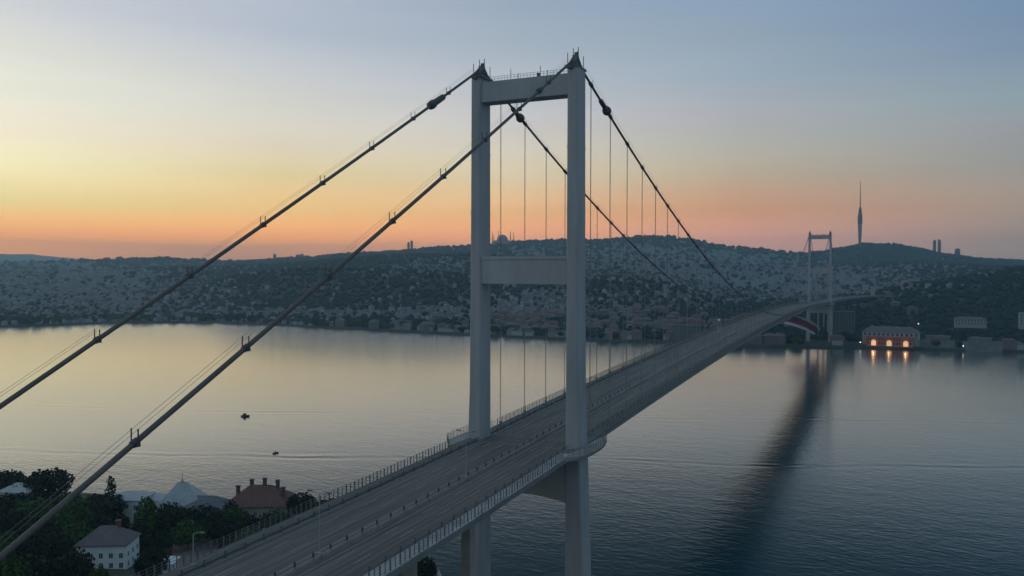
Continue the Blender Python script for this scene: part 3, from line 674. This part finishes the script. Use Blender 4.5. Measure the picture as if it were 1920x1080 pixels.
def house(name,p,rz,w,d,h,rh,wall,roof,label,cat='house',nwin=4,rows=2,chim=(),extra=None):
    z=float(Hnear(p[0],p[1]))-.3; t=empty(name,(p[0],p[1],z),rz); props(t,label,cat)
    m=MB(); m.box(-w/2,w/2,-d/2,d/2,0,h); m.build('wall',wall,t)
    m=MB(); hip(m,-w/2,w/2,-d/2,d/2,h+.3,rh); rf=m.build('roof',roof,t)
    for cx,cy,ch in chim:
        m=MB(); m.box(cx-.7,cx+.7,cy-.6,cy+.6,h+rh*.3,h+ch); m.box(cx-.9,cx+.9,cy-.8,cy+.8,h+ch,h+ch+.35); m.build('chimney',M_ROOFR,rf)
    windows(t,-w/2,w/2,-d/2,1.2,nwin,rows); windows(t,-d/2,d/2,w/2,1.2,max(2,int(nwin*.6)),rows,face=1,axis='y')
    m=MB(); m.box(-.7,.7,-d/2-.08,-d/2+.1,0,2.3); m.build('door',M_WOODD,t)
    if extra: extra(t)
    return t
p=back(203,1048,z=12); house('villa',p,.50,16,11,8.5,4.8,M_WALLW,M_ROOFG,'pale blue walled house with dark hip roof at the bottom left',nwin=5,rows=2,chim=((3,1,6.2),))
p=back(490,930,z=14); house('mansion',p,.45,26,17,8,6.8,M_WALLP,M_ROOFR,'red-brown roofed waterside mansion with five chimneys',nwin=7,rows=2,chim=((-9,-2,7.0),(-4.5,2,8.6),(1.5,0,9.6),(6.5,1.5,8.4),(10,-3,6.6)))
def spire(t):
    m=MB(); m.lathe([(.7,14.6),(.6,15.6),(.35,16.4),(.12,16.8),(.10,19.2),(.02,19.4)],8); m.build('spire',M_ROOFB,t)
p=back(342,930,z=14); house('pavilion',p,.62,17,14,7.0,8.2,M_WALLW,M_ROOFB,'pale villa with steep blue-grey roof and thin finial by the water',nwin=5,rows=2,extra=spire)
p=back(386,938,z=13); house('pavilion',p,.30,20,11,6.5,3.6,M_WALLW,M_ROOFD,'long pale wing with darker low roof between the finial villa and the mansion',nwin=7,rows=2)
p=back(318,944,z=9); house('pavilion',p,.5,12,8,5,2.2,M_WALLW,M_ROOFB,'small white pavilion in front of the steep roofed villa',nwin=4,rows=1)
p=back(243,950,z=13); house('villa',p,.45,15,12,11,2.2,M_WALLW,M_ROOFB,'white villa with low roof between the cedar and the conifer',nwin=3,rows=3)
p=back(300,937,z=11); house('villa',p,.4,13,9,7,2.0,M_WALLW,M_ROOFB,'low white annex joining the white villa and the wide pavilion',nwin=4,rows=2)
p=back(38,922,z=13); house('villa',p,.3,13,9,9,3,M_WALLW,M_ROOFB,'white roofed house half hidden by trees at the far left',nwin=3,rows=2)
p=back(88,975,z=10); house('villa',p,.7,9,8,6,3,M_WALLP,M_ROOFG,'small grey house among dark trees under the cable',nwin=3,rows=1)
p=back(480,956,z=9); house('garden_house',p,.45,20,7,5,2,M_WALLW,M_ROOFB,'low pale wing in front of the red-brown mansion',nwin=5,rows=1)
p=back(502,994,z=9); house('kiosk',p,.5,7,5,3.0,1.6,M_WALLW,M_WHITE,'small kiosk with bright white roof beside the road',nwin=2,rows=1)
p=back(305,1072,z=9); house('kiosk',p,.5,8,6,3.2,1.6,M_WALLW,M_WALLW,'low pale shed at the bottom edge between house and paved court',nwin=2,rows=1)
# paved court
m=MB(); cs=[(326,1003),(398,1006),(430,1060),(318,1095)]; P4=[back(*q,z=7.2) for q in cs]
V=[]; n=10
for i in range(n+1):
    for j in range(n+1):
        a=P4[0]*(1-j/n)+P4[1]*(j/n); b=P4[3]*(1-j/n)+P4[2]*(j/n); c=a*(1-i/n)+b*(i/n); V.append((c[0],c[1],float(Hnear(c[0],c[1]))+.5))
m.add(V,[(i*(n+1)+j,(i+1)*(n+1)+j,(i+1)*(n+1)+j+1,i*(n+1)+j+1) for i in range(n) for j in range(n)])
M_PAVE=mat('pinkish_paving',(.17,.145,.14),.9,c2=(.24,.20,.19),scale=.5,coord='World')
props(m.build('pavement',M_PAVE),'pinkish paved court below the road','pavement',kind='structure')
# quay wall of near shore
m=MB(); 
for a,b in zip(shore[:-1],shore[1:]):
    n=max(2,int(math.dist(a,b)/5)); a=np.array(a);b=np.array(b)
    t=(b-a)/np.linalg.norm(b-a); q=np.array((t[1],-t[0]))
    m.sweep([[(*(a-q*.3),-1),(*(a-q*.3),3.6),(*(a+q*.8),3.6),(*(a+q*.8),-1)],[(*(b-q*.3),-1),(*(b-q*.3),3.6),(*(b+q*.8),3.6),(*(b+q*.8),-1)]])
props(m.build('quay_wall',M_CONC),'low concrete quay along the near shore','quay')

# ------------------------------------------------------------------ far shore: forest and town masses
ico_v=np.array([(0,0,1)]+[(.894*math.cos(a),.894*math.sin(a),.447) for a in np.arange(5)*2*PI/5]+[(.894*math.cos(a+PI/5),.894*math.sin(a+PI/5),-.447) for a in np.arange(5)*2*PI/5]+[(0,0,-1)])
ico_f=[(0,i+1,(i+1)%5+1) for i in range(5)]+[(i+1,i+6,(i+1)%5+1) for i in range(5)]+[((i+1)%5+1,i+6,(i+1)%5+6) for i in range(5)]+[(i+6,11,(i+1)%5+6) for i in range(5)]
ico_f=np.array(ico_f)
Nn=95000
X_=rs.uniform(-500,2450,Nn); u=rs.rand(Nn); DSs=np.interp(X_,shx,shd); dmax=4700
D_=DSs+14+(dmax-DSs)*u**1.15; Z_=Hxd(X_,D_); Yp=yof(D_,Z_)
ddx=Hxd(X_,D_+25)-Z_   # slope toward the far side
facing=ddx/25 > -(CAM[2]-Z_)/D_-.02   # visible side of hills
ok=facing
# keep clear of the bridge corridor & far tower
Pw=np.stack(col2v(X_,D_),-1)
corr=(Pw[:,1]>1000)&(Pw[:,1]<1570)&(np.abs(Pw[:,0]-np.where(Pw[:,1]>1114,(Pw[:,1]-1114)**2/2600,0))<21)&((Z_>34)|(Pw[:,1]<1100))
corr|=(np.abs(Pw[:,0]-93)<62)&(Pw[:,1]>1020)&(Pw[:,1]<1098)
corr|=(np.abs(Pw[:,0])<34)&(np.abs(Pw[:,1]-1074)<26)
X_,D_,Z_,Yp,Pw=[q[ok&~corr] for q in (X_,D_,Z_,Yp,Pw)]
T=town(X_,Yp); pick=rs.rand(len(X_)); clump=vnoise(Pw[:,0],Pw[:,1],70)
isT=pick<T*(.2+.8*clump)*(.6+.4*np.clip((D_-1500)/1500,0,1)); keepT=rs.rand(len(X_))>T*.72
near_shore=(D_-np.interp(X_,shx,shd))<26
# trees
ti=np.where(~isT & ~near_shore & keepT)[0]; ti=ti[:34000]
def forest(idx,name,label):
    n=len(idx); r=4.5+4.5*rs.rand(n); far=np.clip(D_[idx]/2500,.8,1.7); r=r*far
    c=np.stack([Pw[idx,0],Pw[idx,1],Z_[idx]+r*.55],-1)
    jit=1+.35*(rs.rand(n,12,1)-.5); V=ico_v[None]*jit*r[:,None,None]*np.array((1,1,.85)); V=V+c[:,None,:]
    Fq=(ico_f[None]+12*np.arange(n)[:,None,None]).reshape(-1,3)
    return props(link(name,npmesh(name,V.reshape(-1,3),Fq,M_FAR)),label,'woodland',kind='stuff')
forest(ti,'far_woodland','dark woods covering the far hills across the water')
# houses
PAL=[(.34,.33,.31),(.26,.25,.24),(.40,.40,.39),(.30,.25,.22),(.22,.23,.25)]
M_TW=mat('town_wall',(.20,.215,.235),.9,island=.4); M_TR=mat('town_roof',(.15,.13,.13),.9,island=.4)
hi=np.where(isT | (near_shore & (rs.rand(len(X_))<.30)))[0]; hi=hi[:19000]
def boxmesh(idx,name,label):
    n=len(idx); w=rs.uniform(5,11,n); dp=rs.uniform(5,10,n); h=rs.uniform(3,9,n); a=rs.uniform(-.5,.5,n)+YAW*-1
    ca,sa=np.cos(a),np.sin(a); u=np.array([(-1,-1),(1,-1),(1,1),(-1,1)])*.5
    bx=u[None,:,0]*w[:,None]; by=u[None,:,1]*dp[:,None]
    gx_=Pw[idx,0][:,None]+bx*ca[:,None]-by*sa[:,None]; gy_=Pw[idx,1][:,None]+bx*sa[:,None]+by*ca[:,None]
    z0=Z_[idx][:,None]-4+0*bx; z1=Z_[idx][:,None]+h[:,None]+0*bx
    V=np.concatenate([np.stack([gx_,gy_,z0],-1),np.stack([gx_,gy_,z1],-1)],1)
    f=np.array([(0,1,5,4),(1,2,6,5),(2,3,7,6),(3,0,4,7),(4,5,6,7)]); Fq=(f[None]+8*np.arange(n)[:,None,None]).reshape(-1,4)
    o=props(link(name,npmesh(name,V.reshape(-1,3),Fq,M_TW)),label,'town houses',kind='stuff')
    # roofs as a child: pyramid
    c=np.stack([Pw[idx,0],Pw[idx,1],Z_[idx]+h+rs.uniform(1.2,3,n)],-1)[:,None,:]
    bxx=bx*1.08; byy=by*1.08
    gx2=Pw[idx,0][:,None]+bxx*ca[:,None]-byy*sa[:,None]; gy2=Pw[idx,1][:,None]+bxx*sa[:,None]+byy*ca[:,None]
    V=np.concatenate([np.stack([gx2,gy2,z1+.02],-1),c],1); f=np.array([(0,1,4),(1,2,4),(2,3,4),(3,0,4)]); Fq=(f[None]+5*np.arange(n)[:,None,None]).reshape(-1,3)
    link('roofs',npmesh('roofs',V.reshape(-1,3),Fq,M_TR),o)['kind']='stuff'
# 280 individual houses: nearest first along the shore and slopes
vis=(X_[hi]>-5)&(X_[hi]<1925)
blk=((X_[hi]>874)&(X_[hi]<922))|((X_[hi]>1058)&(X_[hi]<1104))
cand=hi[vis&~blk]; order=cand[np.argsort(D_[cand])][:280]; indiv=set(order.tolist())
boxmesh(np.array([i for i in hi if i not in indiv]),'hillside_town','dense pale houses scattered over the far hills')
def far_house_variant(k):
    r=random.Random(k); w,d,h=9+2.2*k%7+3,9,6+2*(k%3); m=MB(); m.box(-w/2,w/2,-d/2,d/2,-3,h); wall=m.mesh('wall',[M_FWA,M_FWB,M_FWC][k%3])
    m=MB(); hip(m,-w/2,w/2,-d/2,d/2,h+.3,2.4+.3*k); roof=m.mesh('roof',[M_ROOFR,M_ROOFG][k%2])
    m=MB()
    for r_ in range(int(h//3)):
        for j in range(4): c=-w/2+w*(j+.5)/4; m.box(c-.6,c+.6,-d/2-.06,-d/2+.1,1+3*r_,2.6+3*r_)
    return wall,roof,m.mesh('window_row',M_GLASSD)
M_FWA=mat('far_wall_white',(.30,.32,.33),.9); M_FWB=mat('far_wall_cream',(.20,.195,.185),.9); M_FWC=mat('far_wall_rose',(.15,.125,.12),.9)
FH=[far_house_variant(k) for k in range(6)]
for i in order:
    x=X_[i]; dsx=D_[i]-np.interp(x,shx,shd)
    zone='left of the near tower' if x<878 else ('between the legs of the near tower' if x<1060 else ('right of the near tower' if x<1520 else 'right of the far tower'))
    row='waterfront' if dsx<30 else 'slope'
    k=rnd.randrange(6); wall,roof,win=FH[k]
    t=empty('waterfront_house' if row=='waterfront' else 'hillside_house',(Pw[i,0],Pw[i,1],Z_[i]),rnd.uniform(-.35,.35)+ (YAW*-1)*.6); t.scale=(1,)*3 if row!='waterfront' else (1.1,1,1.15)
    look=('white','cream','rose')[k%3]+' house with '+('red','grey')[k%2]+' roof'
    where='on the far waterfront, ' if row=='waterfront' else 'on the far slope, '
    props(t,look+' '+where+zone,'house',look+'s '+where+zone)
    o=link('wall',wall,t); o=link('roof',roof,t)
# individual trees on the far waterfront
nf=0
for k in range(400):
    x=rnd.uniform(0,1920)
    if 872<x<924 or 1056<x<1106 or 1500<x<1580 or 1600<x<1740: continue
    d=float(np.interp(x,shx,shd))+rnd.uniform(10,70); z=float(Hxd(x,d)); p=col2(x,d)
    zone='left of the near tower' if x<878 else ('between the legs of the near tower' if x<1060 else ('right of the near tower' if x<1520 else 'right of the far tower'))
    h=rnd.uniform(9,16); lk=('tall ' if h>12.5 else 'low ')+('black-green','dark green','brighter green')[k%3]+' tree'
    t=empty('waterfront_tree',(p[0],p[1],z),rnd.random()*6); props(t,lk+' by the far waterfront, '+zone,'tree',lk+'s by the far waterfront '+zone); o=link('crown',VAR['round'][k%3][0],t); o.scale=(h*.95,h*.95,h)
    nf+=1
    if nf>=150: break
# far quay: pale low wall
m=MB(); pts=[]
for x in np.arange(-300,2200,12.):
    d=float(np.interp(x,shx,shd))+5; p=col2(x,d); pts.append(p)
secs=[]
for i,p in enumerate(pts):
    t=pts[min(i+1,len(pts)-1)]-pts[max(i-1,0)]; t/=np.linalg.norm(t); q=np.array((t[1],-t[0]))
    secs.append([(*(p-q*-2.5),-1),(*(p-q*-2.5),3.2),(*(p-q*1.5),3.2),(*(p-q*1.5),-1)])
m.sweep(secs); props(m.build('far_quay',M_QUAYD),'pale stone quay edging the far shore','quay')

# ------------------------------------------------------------------ far landmarks
M_WARM=mat('floodlit_facade',(.30,.11,.08),.8,var=.1,scale=.2)
M_LIT=mat('lit_arch',(.9,.6,.35),.5,emit=(1,.66,.40),es=.38)
M_BULB=mat('lamp_bulb',(.9,.9,.8),.5,emit=(1,.92,.75),es=3)
def local_px(t0,rz,q,Y): pass
# waterside palace
pc=back(1668,648,Y=1052); pc[2]=3.0
t=empty('waterside_palace',(pc[0],pc[1],3.0),-.08); props(t,'waterside palace with grey roof and three lit arches on a reddish facade','palace')
m=MB(); m.box(-37,37,10,30,0,19); m.build('main_block',M_STONE,t)
m=MB(); hip(m,-37,37,10,30,19.3,7.5); rf=m.build('roof',M_ROOFG,t)
for x in (-24,-8,8,24):
    m=MB(); m.box(x-1.2,x+1.2,19,21,22,27); m.build('chimney',M_STONE,rf)
m=MB(); m.box(-30,30,-8,9.9,0,12.5); m.box(-31,31,-9,9.95,12.5,13.4); m.build('front_wing',M_WARM,t)
for i,x in enumerate((-20,0,21)):
    m=MB(); pr=[(x-3.2,1),(x+3.2,1),(x+3.2,6)]+[(x+3.2*math.cos(a),6+3.2*math.sin(a)) for a in np.linspace(.3,PI-.3,7)]+[(x-3.2,6)]
    m.sweep([[(a,-8.15,b) for a,b in pr],[(a,-7.9,b) for a,b in pr]]); m.build('lit_arch',M_LIT,t)
    l=bpy.data.lights.new('floodlight','POINT'); l.energy=(650,380,500)[i]; l.color=(1,.5,.22); l.shadow_soft_size=.6
    o=bpy.data.objects.new('floodlight',l); COL.objects.link(o); o.parent=t; o.location=(x,-13,4)
for x in np.linspace(-33,33,12):
    m=MB(); m.box(x-1.1,x+1.1,9.85,10.05,13.9,17.8); m.build('window',M_GLASSD,t)
for x in list(np.linspace(-27,-24,2))+[-13,-9.5,-6.5,6.5,10,13.5,27]:
    m=MB(); m.box(x-.8,x+.8,-8.1,-7.9,2.5,6.5); m.box(x-.8,x+.8,-8.1,-7.9,8.4,11.2); m.build('window',M_GLASSD,t)
def block(name,q0,q1,Y,dp,label,wall,roof=None,cat='building',z0=None,rz=0,rh=3,win=0,kids=True):
    """building whose front spans photo corners q0 (top left) q1 (bottom right) on plane Y"""
    a=back(*q0,Y=Y); b=back(*q1,Y=Y); w=abs(b[0]-a[0]); zt=a[2]; zb=min(b[2],zt-3) if z0 is None else z0
    t=empty(name,((a[0]+b[0])/2,Y,zb),rz); props(t,label,cat); h=zt-zb
    m=MB(); m.box(-w/2,w/2,0,dp,-3,h); m.build('wall',wall,t)
    if roof: m=MB(); hip(m,-w/2,w/2,0,dp,h+.3,rh); m.build('roof',roof,t)
    else: m=MB(); m.box(-w/2-.4,w/2+.4,-.4,dp+.4,h,h+1); m.build('parapet',wall,t)
    if win:
        rows=max(1,int(h//4)); nc=max(3,int(w//4))
        for r in range(rows):
            for k in range(nc): m=MB(); c=-w/2+w*(k+.5)/nc; m.box(c-.7,c+.7,-.08,.05,h-3.2-4*r,h-1.2-4*r); m.build('window',M_GLASSD,t)
    return t
M_SHORE2=mat('pale_plaster',(.26,.28,.28),.9)
M_SHORE=mat('shore_wall_grey',(.15,.175,.175),.9,var=.25,scale=.15)
M_GREYG=mat('grey_green_wall',(.09,.115,.11),.9,var=.15,scale=.1)
block('hotel_building',(1562,585),(1602,612),1130,24,'grey block behind the far tower above the waterfront',M_GREYG,None,win=1,z0=14)
block('waterside_barracks',(1790,598),(1850,612),1150,14,'long pale building amid the dark wood right of the palace',M_SHORE2,M_ROOFG,win=1)
block('shore_building',(1912,588),(1935,614),1150,14,'pale building at the right edge of the wood',M_SHORE2,None,win=1)
block('boathouse',(1735,630),(1782,640),1072,8,'low grey boathouse right of the palace',M_SHORE,None,z0=3)
block('boathouse',(1820,634),(1860,646),1066,8,'grey low shed on the quay below the long building',M_SHORE,None,z0=3)
block('terrace_wall',(1700,637),(1790,648),1063,2,'grey garden wall along the quay beside the palace',M_SHORE,None,cat='wall',z0=3)
block('terrace_wall',(1805,641),(1880,652),1058,2,'grey garden wall on the quay near the right edge',M_SHORE,None,cat='wall',z0=3)
block('ferry_terminal',(1262,610),(1312,632),985,12,'grey-green waterfront block partly behind the bridge deck',M_GREYG,None,z0=3,win=1)
block('pale_house',(1502,535),(1512,543),1900,16,'bright pale block just left of the far tower on the slope',M_FWA,None)
block('pale_house',(1530,536),(1541,542),1900,14,'bright pale block between the legs of the far tower',M_FWA,None)
block('pale_house',(1617,534),(1628,542),1750,14,'bright pale house below the radio tower',M_FWA,None)
block('pale_house',(1690,526),(1706,532),1900,16,'left of two bright sheds in the wood right of the radio tower',M_FWA,None)
block('pale_house',(1713,525),(1724,532),1900,16,'right of two bright sheds in the wood right of the radio tower',M_FWA,None)
block('pale_house',(1632,538),(1640,551),1560,10,'narrow pale house where the bridge road meets the slope',M_FWA,None)
# street lamps glinting on the quay
for q,lab in (((1613,648),'bright quay lamp left of the palace'),((1806,652),'bright quay lamp below the long pale building'),((1722,608),'bright lamp at the right end of the palace roof'),((1348,601),'lit lamp on the waterfront above the bridge deck')):
    p=back(*q,Y=1052 if q[1]>640 else 1068); g=3. 
    t=empty('quay_lamp',(p[0],p[1],g)); props(t,lab,'lamp'); hh=max(3.5,p[2]-g)
    m=MB(); m.tube([(0,0,0),(0,0,hh)],.15,5); m.build('pole',M_STEELD,t)
    m=MB(); m.lathe([(.1,hh),(.6,hh+.4),(.6,hh+1.0),(.1,hh+1.4)],8); m.build('bulb',M_BULB,t)
# radio tower
M_RT=mat('radio_tower_shell',(.20,.17,.18),.6); M_RTD=mat('radio_tower_dark',(.07,.05,.05),.6)
p=back(1612,462,d=4480); t=empty('radio_tower',(p[0],p[1],p[2]-8)); props(t,'slender radio tower with bulging body and long mast on the far hilltop','tower')
k=4480/F
m=MB(); m.lathe([(2.3*k,0),(2.5*k,12*k),(3.2*k,28*k),(3.5*k,38*k),(3.9*k,44*k)],16); m.build('shaft',M_RT,t,True)
m=MB(); m.lathe([(3.9*k,44*k),(4.3*k,52*k),(4.1*k,60*k),(2.9*k,66*k),(2.6*k,72*k),(1.1*k,77*k)],16); m.build('observation_pod',M_RTD,t,True)
m=MB(); m.lathe([(1.0*k,77*k),(.85*k,98*k),(.55*k,112*k),(.25*k,126*k)],8); m.build('mast',M_RTD,t)
# hilltop mosque
p=back(942,466,d=4420); k=4420/F; M_MQ=mat('mosque_stone',(.24,.24,.26),.8)
t=empty('hilltop_mosque',(p[0],p[1],p[2]-6),.3); props(t,'domed mosque with slim minarets on the skyline between the tower legs','mosque')
m=MB(); m.box(-17*k,17*k,-14*k,14*k,0,12*k); m.box(-12*k,12*k,-11*k,11*k,12*k,16*k); m.build('hall',M_MQ,t)
m=MB(); m.lathe([(11*k*math.cos(a),16*k+12*k*math.sin(a)) for a in np.linspace(0,1.5,9)]+[(.4*k,29*k)],20); m.build('dome',M_MQ,t,True)
for dx in (-1,1):
    for dy in (-1,1):
        m=MB(); m.lathe([(5*k*math.cos(a),5*k*math.sin(a)) for a in np.linspace(0,1.5,6)],12,(dx*12*k,dy*9*k,12*k)); m.build('half_dome',M_MQ,t,True)
for x,y,h in ((-17,-13,34),(-9,10,38),(17,-13,36),(20,10,34),(-18,12,30)):
    m=MB(); m.lathe([(1.0*k,0),(.8*k,h*.62*k),(1.3*k,h*.64*k),(.7*k,h*.66*k),(.6*k,h*.84*k),(.05*k,h*k)],8,(x*k,y*k,0)); m.build('minaret',M_MQ,t)
# skyline high-rises
M_HR=mat('highrise_wall',(.20,.19,.20),.8,var=.1,scale=.05)
def highrise(q,w,ytop,label,d=4450,cat='tower block'):
    k=d/F; p=back(*q,d=d); h=(q[1]-ytop)*k; t=empty('highrise_block',(p[0],p[1],p[2]),rnd.uniform(.2,.6)); props(t,label,cat)
    W_=w*k*.72; m=MB(); m.box(-W_/2,W_/2,-W_/2,W_/2,-12,h); m.box(-W_/4,W_/4,-W_/4,W_/4,h,h+3.5); m.build('wall',M_HR,t)
    m=MB(); 
    for z in np.arange(4,h-2,4.5): m.box(-W_/2-.15,W_/2+.15,-W_/2-.15,W_/2+.15,z,z+1.6)
    m.build('window_band',M_GLASSD,t)
highrise((766,472),6,455,'left and lower of the paired high-rises on the skyline left of the bridge tower')
highrise((772,472),6,452,'right and taller of the paired high-rises on the skyline left of the bridge tower')
highrise((515,489),6,477,'small lone high-rise on the skyline at the left')
highrise((558,487),8,478,'low wide block on the left skyline, left of a matching one')
highrise((566,486),8,477,'low wide block on the left skyline, right of a matching one')
highrise((1752,474),6,451,'left tower of the twin high-rises right of the radio tower')
highrise((1761,475),6,450,'right tower of the twin high-rises right of the radio tower')
highrise((1795,483),9,467,'shorter high-rise at the right end of the skyline')
highrise((1213,446),8,442,'flat block on top of the highest hill')
highrise((600,484),7,480,'small flat block on the skyline right of the low wide pair')

# ------------------------------------------------------------------ haze
HZ=1.12e-4
m=bpy.data.materials.new('haze'); m.use_nodes=True; t=m.node_tree; t.nodes.clear(); o_=t.nodes.new('ShaderNodeOutputMaterial'); pv=t.nodes.new('ShaderNodeVolumePrincipled')
pv.inputs['Color'].default_value=(.50,.79,.96,1); pv.inputs['Density'].default_value=HZ; pv.inputs['Anisotropy'].default_value=.45; t.links.new(pv.outputs[0],o_.inputs['Volume'])
mb=MB(); mb.box(-14100,9100,-2600,14100,-8,620); props(mb.build('haze',m),'thin blue dawn haze over the strait','haze',kind='stuff')
print('trees',nt_[0],'objects',len(bpy.data.objects))
